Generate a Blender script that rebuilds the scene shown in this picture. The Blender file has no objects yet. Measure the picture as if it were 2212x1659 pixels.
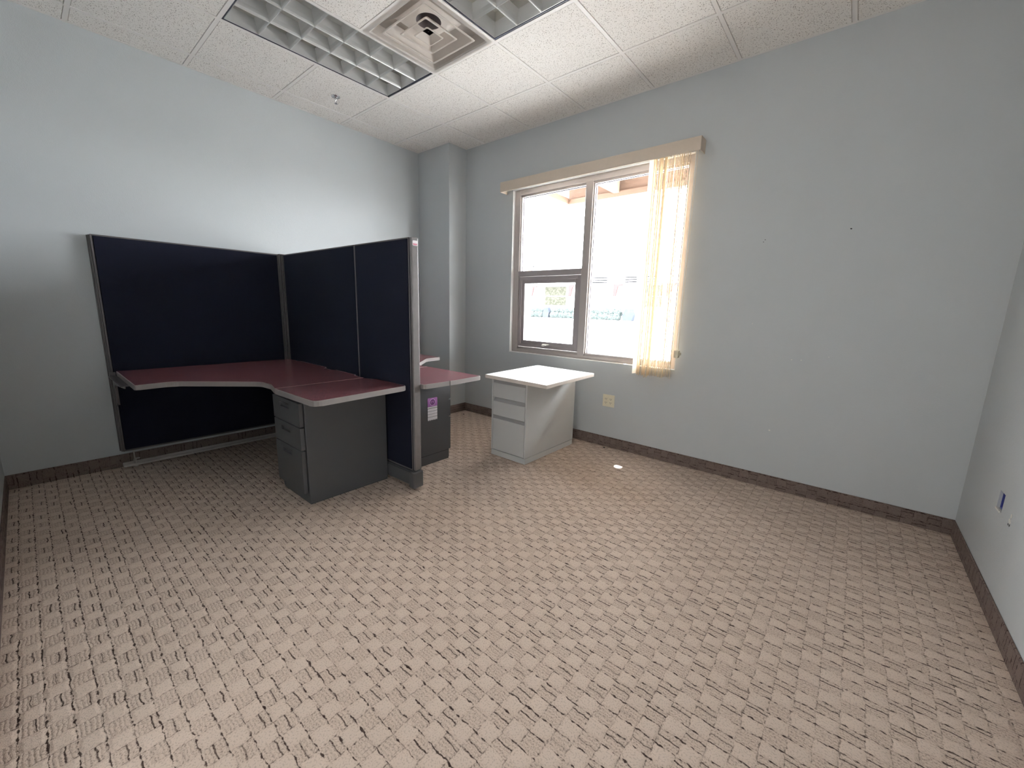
import bpy, bmesh, math, random
from mathutils import Vector, Matrix

S = bpy.context.scene
COL = S.collection
random.seed(7)

# ------------------------------------------------------------------ camera
CAM = Vector((4.1289, -3.4078, 1.263))
YAW, PITCH, ROLL, FPX = 0.6948, -0.1842, 0.0265, 875.12
def camera():
    cy, sy, cp, sp = math.cos(YAW), math.sin(YAW), math.cos(PITCH), math.sin(PITCH)
    fwd = Vector((-sy * cp, cy * cp, sp)); right = Vector((cy, sy, 0)); up = right.cross(fwd)
    r = right * math.cos(ROLL) + up * math.sin(ROLL); u = -right * math.sin(ROLL) + up * math.cos(ROLL)
    cd = bpy.data.cameras.new('camera'); co = bpy.data.objects.new('camera', cd); COL.objects.link(co)
    m = Matrix((r, u, -fwd)).transposed().to_4x4(); m.translation = CAM
    co.matrix_world = m
    cd.sensor_fit = 'HORIZONTAL'; cd.sensor_width = 36.0; cd.lens = FPX / 2212 * 36.0
    cd.clip_start = 0.02; cd.clip_end = 400
    S.camera = co
camera()

# ------------------------------------------------------------------ world, sun, exposure
SKY = 31.5
w = bpy.data.worlds.new('world'); S.world = w; w.use_nodes = True
bg = w.node_tree.nodes['Background']; bg.inputs[0].default_value = (0.93, 0.97, 1.0, 1); bg.inputs[1].default_value = SKY
def sun_lamp():
    ld = bpy.data.lights.new('sun', 'SUN'); lo = bpy.data.objects.new('sun', ld); COL.objects.link(lo)
    ld.energy = 50.0; ld.angle = 0.01; ld.color = (1.0, 0.97, 0.92)
    lo.rotation_euler = Vector((0.05, 0.16, -1.5)).to_track_quat('-Z', 'Y').to_euler()
sun_lamp()
def portal():
    ld = bpy.data.lights.new('window_portal', 'AREA'); lo = bpy.data.objects.new('window_portal', ld); COL.objects.link(lo)
    ld.shape = 'RECTANGLE'; ld.size = 1.80; ld.size_y = 1.66
    lo.location = (2.135, 0.14, 1.63); lo.rotation_euler = (math.radians(-90), 0, 0)
    ld.cycles.is_portal = True
portal()
def fill_light():  # unseen area light added behind the camera to lift the room
    ld = bpy.data.lights.new('fill_light', 'AREA'); lo = bpy.data.objects.new('fill_light', ld); COL.objects.link(lo)
    ld.shape = 'RECTANGLE'; ld.size = 1.5; ld.size_y = 1.9; ld.energy = 22.0; ld.color = (1.0, 0.96, 0.93)
    lo.location = (3.4, -5.25, 1.0); lo.rotation_euler = (math.radians(90), 0, 0)
fill_light()
def sun_glint():                      # one thin ray of sun that slips under the porch and lands by the window wall
    ld = bpy.data.lights.new('sun_glint', 'SPOT'); lo = bpy.data.objects.new('sun_glint', ld); COL.objects.link(lo)
    ld.energy = 4000.0; ld.spot_size = math.radians(1.3); ld.spot_blend = 0.25; ld.shadow_soft_size = 0.004; ld.color = (1.0, 0.98, 0.95)
    lo.location = (2.16, 0.88, 2.72); lo.rotation_euler = (Vector((2.784, -0.396, 0)) - lo.location).to_track_quat('-Z', 'Y').to_euler()
sun_glint()
S.view_settings.view_transform = 'Standard'; S.view_settings.look = 'None'
S.view_settings.exposure = 0.26; S.view_settings.gamma = 1.0; S.view_settings.use_curve_mapping = False
S.cycles.use_denoising = True
S.cycles.max_bounces = 12; S.cycles.diffuse_bounces = 7; S.cycles.transparent_max_bounces = 32
S.cycles.sample_clamp_indirect = 7.0

# ------------------------------------------------------------------ helpers
def tag(o, label=None, cat=None, group=None, kind=None):
    if label: o['label'] = label
    if cat: o['category'] = cat
    if group: o['group'] = group
    if kind: o['kind'] = kind
    return o
def empty(name, loc=(0, 0, 0)):
    o = bpy.data.objects.new(name, None); o.empty_display_size = 0.05; COL.objects.link(o); o.location = loc
    return o
def link(name, bm, mat, parent=None, smooth=False, loc=None):
    me = bpy.data.meshes.new(name)
    bmesh.ops.recalc_face_normals(bm, faces=bm.faces[:])
    bm.to_mesh(me); bm.free()
    for m in (mat if isinstance(mat, (list, tuple)) else [mat]): me.materials.append(m)
    o = bpy.data.objects.new(name, me); COL.objects.link(o)
    if smooth:
        for p in me.polygons: p.use_smooth = True
    if loc is not None:                       # mesh coordinates are world ones; move the origin
        me.transform(Matrix.Translation(-Vector(loc))); o.location = loc
    if parent:
        o.parent = parent
        base = Vector((0, 0, 0)); q = parent
        while q: base += q.location; q = q.parent
        o.location = Vector(loc) - base if loc is not None else -base
    return o
def new(): return bmesh.new()
def box(bm, x0, x1, y0, y1, z0, z1, bev=0.0, seg=1, mi=0):
    vs = [bm.verts.new(p) for p in ((x0,y0,z0),(x1,y0,z0),(x1,y1,z0),(x0,y1,z0),(x0,y0,z1),(x1,y0,z1),(x1,y1,z1),(x0,y1,z1))]
    fs = [bm.faces.new([vs[i] for i in f]) for f in ((3,2,1,0),(4,5,6,7),(0,1,5,4),(1,2,6,5),(2,3,7,6),(3,0,4,7))]
    for f in fs: f.material_index = mi
    if bev > 0:
        es = list({e for f in fs for e in f.edges})
        bmesh.ops.bevel(bm, geom=es, offset=bev, segments=seg, profile=0.6, affect='EDGES', clamp_overlap=True)
def prism(bm, pts, z0, z1, bev=0.0, seg=2):
    vb = [bm.verts.new((x, y, z0)) for x, y in pts]; vt = [bm.verts.new((x, y, z1)) for x, y in pts]
    n = len(pts); side = []
    ft = bm.faces.new(vt); fb = bm.faces.new(vb[::-1])
    for i in range(n): side.append(bm.faces.new((vb[i], vb[(i+1) % n], vt[(i+1) % n], vt[i])))
    if bev > 0:
        es = list(set(list(ft.edges) + list(fb.edges)))
        bmesh.ops.bevel(bm, geom=es, offset=bev, segments=seg, profile=0.5, affect='EDGES', clamp_overlap=True)
def extrude(bm, pts, axis, a0, a1):
    """outline in the two other axes (in order), extruded along axis"""
    def P(p, a):
        q = list(p); q.insert(axis, a); return tuple(q)
    v0 = [bm.verts.new(P(p, a0)) for p in pts]; v1 = [bm.verts.new(P(p, a1)) for p in pts]
    n = len(pts); bm.faces.new(v0); bm.faces.new(v1[::-1])
    for i in range(n): bm.faces.new((v0[i], v0[(i+1) % n], v1[(i+1) % n], v1[i]))
def cyl(bm, c, r, h, axis=2, n=24, r2=None, cap=True):
    r2 = r if r2 is None else r2
    def P(a, rr, t):
        p = [rr * math.cos(a), rr * math.sin(a)]; p.insert(axis, t); return (c[0]+p[0], c[1]+p[1], c[2]+p[2])
    a = [bm.verts.new(P(2*math.pi*i/n, r, 0)) for i in range(n)]; b = [bm.verts.new(P(2*math.pi*i/n, r2, h)) for i in range(n)]
    for i in range(n): bm.faces.new((a[i], a[(i+1) % n], b[(i+1) % n], b[i]))
    if cap: bm.faces.new(a[::-1]); bm.faces.new(b)
def round_poly(pts, rad, seg=5):
    out = []; n = len(pts)
    for i, (p, r) in enumerate(zip(pts, rad)):
        p = Vector(p)
        if r <= 0: out.append(tuple(p)); continue
        a = (Vector(pts[i-1]) - p); b = (Vector(pts[(i+1) % n]) - p)
        la, lb = a.length, b.length; a.normalize(); b.normalize()
        ang = a.angle(b); d = min(r / math.tan(ang/2), la*0.49, lb*0.49)
        p0 = p + a*d; p2 = p + b*d
        for k in range(seg+1):
            t = k/seg; out.append(tuple((1-t)**2*p0 + 2*t*(1-t)*p + t*t*p2))
    return out
def solidify(bm, th):
    bmesh.ops.solidify(bm, geom=bm.faces[:], thickness=th)

# ------------------------------------------------------------------ materials
def lin(r, g, b):
    f = lambda c: (c/255/12.92) if c <= 10 else ((c/255+0.055)/1.055)**2.4
    return (f(r), f(g), f(b), 1)
class NT:
    def __init__(s, name):
        s.m = bpy.data.materials.new(name); s.m.use_nodes = True
        s.t = s.m.node_tree; s.n = s.t.nodes; s.b = s.n['Principled BSDF']; s.out = s.n['Material Output']
    def nd(s, typ, **kw):
        n = s.n.new(typ)
        for k, v in kw.items(): setattr(n, k, v)
        return n
    def L(s, a, b): s.t.links.new(a, b)
    def put(s, sock, v):
        if hasattr(v, 'is_output') or isinstance(v, bpy.types.NodeSocket): s.L(v, sock)
        else: sock.default_value = v
    def math(s, op, a, b=None, c=None, clamp=False):
        n = s.nd('ShaderNodeMath', operation=op, use_clamp=clamp); s.put(n.inputs[0], a)
        if b is not None: s.put(n.inputs[1], b)
        if c is not None: s.put(n.inputs[2], c)
        return n.outputs[0]
    def step(s, x, a, b):
        n = s.nd('ShaderNodeMapRange', interpolation_type='SMOOTHSTEP'); s.put(n.inputs[0], x)
        n.inputs[1].default_value = a; n.inputs[2].default_value = b; return n.outputs[0]
    def pos(s):
        return s.nd('ShaderNodeNewGeometry').outputs['Position']
    def xyz(s, v):
        n = s.nd('ShaderNodeSeparateXYZ'); s.L(v, n.inputs[0]); return n.outputs
    def vec(s, x, y, z=0.0):
        n = s.nd('ShaderNodeCombineXYZ'); s.put(n.inputs[0], x); s.put(n.inputs[1], y); s.put(n.inputs[2], z); return n.outputs[0]
    def noise(s, scale, detail=2, vec=None, rough=0.5):
        n = s.nd('ShaderNodeTexNoise'); n.inputs['Scale'].default_value = scale; n.inputs['Detail'].default_value = detail
        n.inputs['Roughness'].default_value = rough
        s.L(vec if vec is not None else s.pos(), n.inputs['Vector']); return n.outputs['Fac']
    def mix(s, f, a, b):
        n = s.nd('ShaderNodeMix', data_type='RGBA'); s.put(n.inputs[0], f); s.put(n.inputs[6], a); s.put(n.inputs[7], b); return n.outputs[2]
    def bump(s, h, strength=0.3, dist=0.01):
        n = s.nd('ShaderNodeBump'); n.inputs['Strength'].default_value = strength; n.inputs['Distance'].default_value = dist
        s.L(h, n.inputs['Height']); s.L(n.outputs[0], s.b.inputs['Normal'])
    def base(s, c, rough=0.5, metal=0.0, spec=0.5):
        s.put(s.b.inputs['Base Color'], c); s.put(s.b.inputs['Roughness'], rough)
        s.b.inputs['Metallic'].default_value = metal; s.b.inputs['Specular IOR Level'].default_value = spec
        return s

def plain(name, c, rough=0.5, metal=0.0, spec=0.5, mott=0.06, scale=30, bump=0.0, bscale=400):
    """solid colour with a slight procedural mottling"""
    t = NT(name); d = tuple(x*(1-mott) for x in c[:3]) + (1,); l = tuple(min(1, x*(1+mott)) for x in c[:3]) + (1,)
    t.base(t.mix(t.noise(scale, 4), d, l), rough, metal, spec)
    if bump: t.bump(t.noise(bscale, 3), bump, 0.002)
    return t.m

def m_wall():
    t = NT('grey_wall_paint'); n = t.noise(2.0, 3); c = t.mix(n, lin(191,196,198), lin(197,201,203))
    t.base(c, 0.55, 0, 0.4)
    h = t.math('ADD', t.noise(160, 3), t.math('MULTIPLY', t.noise(45, 2), 0.6)); t.bump(h, 0.22, 0.003)
    return t.m
def m_tile():
    t = NT('fissured_ceiling_tile')
    p = t.pos()
    f1 = t.step(t.noise(150, 1.5, p), 0.615, 0.66)
    v = t.nd('ShaderNodeTexVoronoi', feature='F1'); v.inputs['Scale'].default_value = 62; t.L(p, v.inputs['Vector'])
    f2 = t.math('SUBTRACT', 1.0, t.step(v.outputs['Distance'], 0.10, 0.20))
    f2 = t.math('MULTIPLY', f2, t.step(t.noise(12, 2, p), 0.40, 0.6))
    f = t.math('MAXIMUM', f1, f2)
    t.base(t.mix(f, lin(240,236,231), lin(166,158,150)), 0.9, 0, 0.2)
    t.bump(t.math('SUBTRACT', t.math('MULTIPLY', t.noise(300, 2, p), 0.3), f), 0.35, 0.002)
    return t.m
def m_carpet(vertical=None):
    """loop and cut pile basket weave: cells 60 x 55 mm"""
    t = NT('basket_weave_carpet' if vertical is None else 'carpet_base_strip_' + vertical)
    p = t.pos(); X = t.xyz(p)
    a, b = (X[0], X[1])
    if vertical == 'x': a, b = X[0], X[2]
    if vertical == 'y': a, b = X[2], X[1]
    wob = t.math('MULTIPLY', t.math('SUBTRACT', t.noise(22, 2, p), 0.5), 0.30)
    wob2 = t.math('MULTIPLY', t.math('SUBTRACT', t.noise(31, 2, t.vec(X[1], X[0], X[2])), 0.5), 0.26)
    u = t.math('ADD', t.math('DIVIDE', t.math('SUBTRACT', a, 3.326 - 6.05), 0.0605), t.math('ADD', wob, 0.5))
    v = t.math('ADD', t.math('DIVIDE', t.math('SUBTRACT', b, -2.039 - 5.5), 0.0555), t.math('ADD', wob2, 0.5))
    iu, iv = t.math('FLOOR', u), t.math('FLOOR', v)
    fu, fv = t.math('SUBTRACT', u, iu), t.math('SUBTRACT', v, iv)
    par = t.math('MODULO', t.math('ADD', iu, t.math('ADD', iv, 400.0)), 2.0)      # 0 high, 1 low
    low = t.math('GREATER_THAN', par, 0.5); high = t.math('SUBTRACT', 1.0, low)
    eu = t.math('MULTIPLY', t.math('MINIMUM', fu, t.math('SUBTRACT', 1.0, fu)), 2.0)
    ev = t.math('MULTIPLY', t.math('MINIMUM', fv, t.math('SUBTRACT', 1.0, fv)), 2.0)
    dome = t.math('MULTIPLY', t.step(eu, 0.0, 0.45), t.step(ev, 0.0, 0.45))
    fine = t.noise(430, 3, p); fine2 = t.noise(190, 2, p)
    wn = t.nd('ShaderNodeTexWhiteNoise', noise_dimensions='2D'); t.L(t.vec(iu, iv), wn.inputs[0]); rnd = wn.outputs[0]
    # ribs in the low cells run along x
    rib = t.math('ABSOLUTE', t.math('SINE', t.math('MULTIPLY', t.math('ADD', fv, t.math('MULTIPLY', t.noise(60, 2, p), 0.12)), math.pi*5)))
    hl = t.math('MULTIPLY', low, t.math('ADD', t.math('MULTIPLY', rib, 0.30), t.math('MULTIPLY', fine, 0.35)))
    hh = t.math('MULTIPLY', high, t.math('ADD', t.math('MULTIPLY', dome, 0.75), t.math('ADD', 0.12, t.math('MULTIPLY', fine, 0.25))))
    H = t.math('ADD', hl, hh)
    # dark slits along y borders, one stray slit inside low cells, weaker ones along u borders
    nz = t.noise(55, 2, p)
    wv = t.math('MULTIPLY_ADD', nz, 0.50, -0.21)
    g1 = t.math('MULTIPLY', t.math('SUBTRACT', 1.0, t.step(t.math('SUBTRACT', ev, wv), -0.05, 0.05)), t.step(t.noise(17, 2, p), 0.35, 0.47))
    wu = t.math('MULTIPLY_ADD', t.noise(70, 2, p), 0.50, -0.24)
    g2 = t.math('MULTIPLY', t.math('SUBTRACT', 1.0, t.step(t.math('SUBTRACT', eu, wu), -0.07, 0.06)), 0.55)
    off = t.math('ABSOLUTE', t.math('SUBTRACT', fv, t.math('MULTIPLY_ADD', rnd, 0.5, 0.25)))
    g3 = t.math('MULTIPLY', t.math('MULTIPLY', low, t.math('SUBTRACT', 1.0, t.step(off, 0.015, 0.055))), t.step(rnd, 0.3, 0.5))
    g = t.math('MAXIMUM', t.math('MAXIMUM', g1, g2), t.math('MULTIPLY', g3, 0.8), clamp=True)
    speck = t.math('MULTIPLY', t.step(fine2, 0.5, 0.66), t.math('MULTIPLY_ADD', low, 0.12, 0.28))
    ribd = t.math('MULTIPLY', t.math('MULTIPLY', low, t.math('SUBTRACT', 1.0, rib)), 0.16)
    dark = t.math('ADD', t.math('MULTIPLY', g, 0.92), t.math('ADD', speck, ribd), clamp=True)
    ca = t.mix(t.noise(5, 3, p), CARPET_A, CARPET_B)
    if vertical: ca = t.mix(0.8, ca, lin(86,72,70))  # backlit shade of the upright strip mixed into its carpet colour
    c = t.mix(dark, ca, lin(62,46,42))
    c = t.mix(t.math('MULTIPLY', t.math('MULTIPLY', high, dome), 0.14), c, lin(222,206,194)) if not vertical else c
    t.base(c, 0.95, 0, 0.1)
    t.bump(t.math('SUBTRACT', H, t.math('MULTIPLY', g, 0.5)), 0.6, 0.007)
    return t.m
CARPET_A, CARPET_B = lin(198,179,164), lin(208,189,174)
def m_laminate():
    t = NT('burgundy_laminate'); p = t.pos(); X = t.xyz(p)
    n1 = t.noise(9, 4, p); n2 = t.noise(60, 4, t.vec(t.math('MULTIPLY', X[0], 0.4), X[1], X[2])); n3 = t.step(t.noise(220, 2, p), 0.5, 0.7)
    c = t.mix(n1, lin(104,62,68), lin(124,80,86)); c = t.mix(t.math('MULTIPLY', n2, 0.5), c, lin(98,54,62)); c = t.mix(t.math('MULTIPLY', n3, 0.35), c, lin(170,118,122))
    t.base(c, 0.26, 0, 0.7); return t.m
def m_fabric():
    t = NT('navy_panel_fabric'); p = t.pos()
    n = t.noise(700, 3, p); c = t.mix(n, lin(22,24,36), lin(36,38,52)); t.base(c, 0.95, 0, 0.15)
    t.bump(n, 0.3, 0.001); return t.m
def m_glass():
    t = NT('window_glass'); t.n.remove(t.b)
    tr = t.nd('ShaderNodeBsdfTransparent'); gl = t.nd('ShaderNodeBsdfGlossy'); gl.inputs['Roughness'].default_value = 0.02
    lw = t.nd('ShaderNodeLayerWeight'); lw.inputs[0].default_value = 0.5; mx = t.nd('ShaderNodeMixShader')
    t.L(t.math('MULTIPLY_ADD', t.math('POWER', lw.outputs['Facing'], 5.0), 0.7, 0.03), mx.inputs[0]); t.L(tr.outputs[0], mx.inputs[1]); t.L(gl.outputs[0], mx.inputs[2]); t.L(mx.outputs[0], t.out.inputs[0])
    return t.m
def m_slat():
    t = NT('cream_blind_vane'); p = t.pos(); n = t.noise(90, 3, p)
    t.base(t.mix(n, lin(246,238,226), lin(251,246,238)), 0.6, 0, 0.3)
    tl = t.nd('ShaderNodeBsdfTranslucent'); tl.inputs[0].default_value = lin(255,247,232)
    mx = t.nd('ShaderNodeMixShader'); mx.inputs[0].default_value = 0.5
    t.L(t.b.outputs[0], mx.inputs[1]); t.L(tl.outputs[0], mx.inputs[2]); t.L(mx.outputs[0], t.out.inputs[0])
    return t.m
def m_hedge():
    t = NT('hedge_leaves'); n = t.noise(6, 4)
    t.base(t.mix(t.step(n, 0.4, 0.6), (0.024,0.032,0.031,1), (0.042,0.046,0.046,1)), 0.9, 0, 0.0); t.bump(n, 1.0, 0.2); return t.m
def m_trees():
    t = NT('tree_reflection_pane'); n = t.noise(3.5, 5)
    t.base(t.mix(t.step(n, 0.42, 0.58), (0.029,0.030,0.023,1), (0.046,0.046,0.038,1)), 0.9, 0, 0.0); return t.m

M_WALL = m_wall(); M_TILE = m_tile(); M_CARPET = m_carpet(); M_BASEX = m_carpet('x'); M_BASEY = m_carpet('y')
M_LAM = m_laminate(); M_FAB = m_fabric(); M_GLASS = m_glass(); M_SLAT = m_slat()
M_WHITE = plain('white_ceiling_grid', lin(236,232,228), 0.5, mott=0.02)
M_DIFF = plain('white_enamel_diffuser', lin(238,232,226), 0.4, mott=0.04, scale=12)
M_LOUV = plain('semi_specular_louver', (0.66,0.66,0.65,1), 0.35, 0.45, mott=0.04, scale=12)
M_LAMP = plain('white_lamp_tube', lin(240,240,236), 0.3, mott=0.01)
M_REFL = plain('white_reflector', lin(228,226,220), 0.5, mott=0.02)
M_DARK = plain('dark_recess', lin(36,34,40), 0.8)
M_DUCT = plain('duct_metal', lin(130,122,124), 0.6)
M_NAVYEDGE = plain('dark_fixture_edge', lin(38,38,52), 0.6)
M_CHROME = plain('chrome', (0.8,0.8,0.82,1), 0.15, 1.0, mott=0.02)
M_GREYMET = plain('charcoal_cabinet_enamel', lin(84,84,86), 0.45, 0.0, 0.5, mott=0.05, scale=8, bump=0.05)
M_FRAMEMET = plain('grey_panel_trim', lin(104,100,100), 0.38, 0.35, 0.5, mott=0.12, scale=18)
M_POST = plain('scuffed_grey_end_cap', lin(132,128,128), 0.35, 0.3, 0.5, mott=0.18, scale=22)
M_EDGE = plain('taupe_edge_band', lin(142,136,134), 0.45, mott=0.08, scale=25)
M_RAIL = plain('galvanised_rail', lin(186,180,176), 0.4, 0.2, mott=0.1)
M_LGREY = plain('light_grey_pedestal_enamel', lin(204,205,204), 0.45, mott=0.03, scale=6)
M_CHAN = plain('grey_finger_channel', lin(176,176,176), 0.5)
M_WTOP = plain('white_laminate_top', lin(236,242,242), 0.4, mott=0.02, scale=5)
M_WEDGE = plain('white_top_edge', lin(222,212,202), 0.5, mott=0.03)
M_ALU = plain('bronze_grey_window_frame', lin(176,168,164), 0.4, 0.25, mott=0.05, scale=10)
M_SASH = plain('dark_bronze_grey_sash', lin(158,150,150), 0.4, 0.25, mott=0.06, scale=10)
M_JAMB = plain('white_window_reveal', lin(232,232,232), 0.6, mott=0.02)
M_GASKET = plain('grey_glazing_gasket', lin(110,104,116), 0.7)
M_VAL = plain('beige_valance_fabric', lin(206,192,176), 0.8, mott=0.05, scale=40, bump=0.2, bscale=500)
M_HEAD = plain('white_headrail', lin(238,236,232), 0.4, mott=0.02)
M_CHAIN = plain('white_bead_chain', lin(226,216,200), 0.5, mott=0.08, scale=400)
M_IVORY = plain('ivory_plastic', lin(232,224,200), 0.35, mott=0.02)
M_PURPLE = plain('purple_sticker', lin(160,104,166), 0.6, mott=0.12, scale=120)
M_PLUM = plain('plum_print', lin(92,44,96), 0.6)
M_LILAC = plain('lilac_print', lin(216,178,222), 0.6)
M_PAPER = plain('white_label_paper', lin(238,234,238), 0.7, mott=0.02)
M_PINK = plain('pink_label', lin(214,140,158), 0.7)
M_PLASTER = plain('bare_plaster', lin(226,224,218), 0.9, mott=0.06, scale=200)
M_BLUE = plain('blue_plastic_box', lin(52,62,140), 0.7, mott=0.1, scale=300)
M_PAVE = plain('pale_paving', lin(214,214,214), 0.9, spec=0.2, mott=0.03, scale=1)
M_STUCCO = plain('pale_stucco', lin(206,204,204), 0.9, mott=0.04, scale=1)
M_BEAM = plain('tan_porch_beam', lin(92,70,56), 0.8, mott=0.06)
M_DECK = plain('cream_porch_soffit', lin(122,108,92), 0.8, mott=0.03)
M_RAILG = plain('grey_balcony_rail', (0.008,0.008,0.009,1), 0.9, spec=0.0)
M_RED = plain('red_bracket', (0.048,0.028,0.028,1), 0.9, spec=0.0)
M_HEDGE = m_hedge(); M_TREES = m_trees()
M_BIN = plain('slate_blue_bin', (0.027,0.031,0.039,1), 0.9, spec=0.0, mott=0.3, scale=2)

# ------------------------------------------------------------------ room shell
H, L, D, BB, PX, PY = 2.9883, 4.7386, 3.6185, 0.0985, 0.535, 0.252
G, X0, Y0 = 0.6096, 0.2197, 0.571
WX0, WX1, WZ0, WZ1 = 1.236, 3.034, 0.797, 2.462
T = 0.15
def struct(name, bm, mat, parent=None):
    o = link(name, bm, mat, parent)
    if not parent: o['kind'] = 'structure'
    return o
b = new(); box(b, -T, L+T, -D-T, T, -0.12, 0); struct('floor', b, M_CARPET)
b = new(); box(b, -T, 0, -D-T, T, 0, H+0.32); struct('wall_left', b, M_WALL)
b = new()       # with a small cut-out for a missing outlet
HY0, HY1, HZ0, HZ1 = -0.712, -0.632, 0.424, 0.508
box(b, L, L+T, -D-T, HY0, 0, H+0.32); box(b, L, L+T, HY1, T, 0, H+0.32); box(b, L, L+T, HY0, HY1, 0, HZ0); box(b, L, L+T, HY0, HY1, HZ1, H+0.32); box(b, L+.07, L+T, HY0, HY1, HZ0, HZ1)
bmesh.ops.remove_doubles(b, verts=b.verts[:], dist=1e-5); WR = struct('wall_right', b, M_WALL)
b = new()       # unseen wide opening, added so fill light enters from behind the camera
box(b, 0, 2.75, -D-T, -D, 0, H+0.32); box(b, 4.62, L, -D-T, -D, 0, H+0.32); box(b, 2.75, 4.62, -D-T, -D, 2.15, H+0.32); struct('wall_front', b, M_WALL)
b = new()
box(b, 1.8, 5.2, -5.45, -5.35, -0.12, 2.8); box(b, 1.7, 1.8, -5.45, -D-T, -0.12, 2.8); box(b, 5.2, 5.3, -5.45, -D-T, -0.12, 2.8); box(b, 1.7, 5.3, -5.45, -D-T, 2.75, 2.85); struct('wall_fill_box', b, M_WALL)  # unseen hallway shell, added around the fill light
b = new(); box(b, 1.7, 5.3, -5.45, -D-T, -0.12, 0); struct('floor_fill_box', b, M_CARPET)  # floor of the added, unseen shell
b = new()
box(b, 0, WX0, 0, T, 0, H+0.32); box(b, WX1, L, 0, T, 0, H+0.32)
box(b, WX0, WX1, 0, T, 0, WZ0); box(b, WX0, WX1, 0, T, WZ1, H+0.32)
bmesh.ops.remove_doubles(b, verts=b.verts[:], dist=1e-5)
WB = struct('wall_back', b, M_WALL)
b = new(); box(b, 0, PX, -PY, 0, 0, H+0.02); struct('wall_corner', b, M_WALL)
def cove(name, pts2, mat):
    b = new()
    for (x0, x1, y0, y1) in pts2: box(b, x0, x1, y0, y1, 0, BB, 0.002)
    struct(name, b, mat)
c = 0.007
cove('baseboard_back', [(PX, L, -c, 0)], M_BASEX)
cove('baseboard_left', [(0, c, -D, -PY)], M_BASEY)
cove('baseboard_right', [(L-c, L, -D, 0)], M_BASEY)
cove('baseboard_front', [(0, 2.75, -D, -D+c)], M_BASEX)
cove('baseboard_corner', [(0, PX+c, -PY-c, -PY), (PX, PX+c, -PY, 0)], M_BASEX)

# ceiling: tegular tiles in an exposed grid
gx = [0.0] + [X0 + G*i for i in range(8)] + [L]
gy = [0.0] + [-(Y0 + G*j) for j in range(5)] + [-D]
skip = {(2,2), (2,3), (3,2), (4,2), (4,3)}          # (column index in gx, row index in gy) taken by fittings
b = new()
for i in range(len(gx)-1):
    for j in range(len(gy)-1):
        if (i, j) in skip: continue
        x0, x1, y1, y0 = gx[i], gx[i+1], gy[j], gy[j+1]
        if x1-x0 < 0.03 or y1-y0 < 0.03: continue
        e = 0.0155
        if j == 0 and i < 2 and x0 < PX:             # cut round the corner column
            if x1 <= PX: y1 = -PY
        box(b, x0+0.004, x1-0.004, y0+0.004, y1-0.004, H+0.008, H+0.022)
        box(b, x0+e, x1-e, y0+e, y1-e, H+0.0002, H+0.009, 0.0012)
CEIL = struct('ceiling', b, M_TILE)
b = new()
for x in gx[1:-1]: box(b, x-0.012, x+0.012, -D, 0, H-0.0012, H+0.0075)
for j, y in enumerate(gy[1:-1]):
    spans = [(0, L)] if j != 2 else [(0, gx[2]), (gx[3], gx[4]), (gx[5], L)]
    for xa, xb in spans: box(b, xa, xb, y-0.012, y+0.012, H-0.001, H+0.0073)
box(b, 0, L, -0.02, 0, H-0.001, H+0.0073); box(b, 0, 0.02, -D, 0, H-0.0012, H+0.0073); box(b, L-0.02, L, -D, 0, H-0.001, H+0.0073)
box(b, 0, PX+0.02, -PY-0.02, 0, H-0.0008, H+0.0072)
link('ceiling_grid', b, M_WHITE, CEIL)
b = new(); box(b, -T, L+T, -D-T, T, H+0.32, H+0.42); link('roof_slab', b, M_STUCCO, CEIL)

# ------------------------------------------------------------------ window
win = empty('window_1', ((WX0+WX1)/2, 0.05, WZ0)); win['kind'] = 'structure'
b = new()   # plastered reveal, thin lining of the opening
box(b, WX0, WX0+0.004, 0.0, T, WZ0, WZ1); box(b, WX1-0.004, WX1, 0, T, WZ0, WZ1); box(b, WX0, WX1, 0, T, WZ1-0.004, WZ1)
box(b, WX0-0.002, WX1+0.002, -0.004, T, WZ0-0.003, WZ0+0.004, 0.0015)
link('reveal', b, M_JAMB, win)
FY0, FY1 = 0.035, 0.10
b = new()
for a in ((WX0+.004, 1.312, WZ0+.004, WZ1-.004), (2.985, WX1-.004, WZ0+.004, WZ1-.004), (1.312, 2.985, WZ0+.004, 0.835), (1.312, 2.985, 2.405, WZ1-.004)):
    box(b, a[0], a[1], FY0, FY1, a[2], a[3], 0.002)
box(b, 1.300, 1.325, FY0+.012, FY1, 0.83, 2.41, 0.0015); box(b, 1.3, 2.99, FY0+.012, FY1, 0.833, 0.857, 0.0015); box(b, 1.3, 2.99, FY0+.012, FY1, 2.388, 2.41, 0.0015); box(b, 2.972, 2.99, FY0+.012, FY1, 0.83, 2.41, 0.0015)
link('frame', b, M_ALU, win)
b = new(); box(b, 2.076, 2.15, FY0-.002, FY1, 0.825, 2.42, 0.002); box(b, 2.148, 2.162, FY0+.014, FY1, 0.84, 2.40, 0.001); link('mullion', b, M_ALU, win)
b = new(); box(b, 1.31, 2.078, FY0-.004, FY1, 1.598, 1.652, 0.002); link('transom', b, M_SASH, win)
b = new()   # awning sash: stepped ring
def ring_xz(b, x0, x1, z0, z1, wd, y0, y1, bev=0.0015):
    box(b, x0, x0+wd, y0, y1, z0, z1, bev); box(b, x1-wd, x1, y0, y1, z0, z1, bev)
    box(b, x0+wd, x1-wd, y0, y1, z0, z0+wd, bev); box(b, x0+wd, x1-wd, y0, y1, z1-wd, z1, bev)
ring_xz(b, 1.318, 2.072, 0.862, 1.594, 0.034, FY0+.006, FY1)
ring_xz(b, 1.350, 2.040, 0.894, 1.562, 0.036, FY0+.018, FY1)
SASH = link('sash', b, M_SASH, win)
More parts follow.
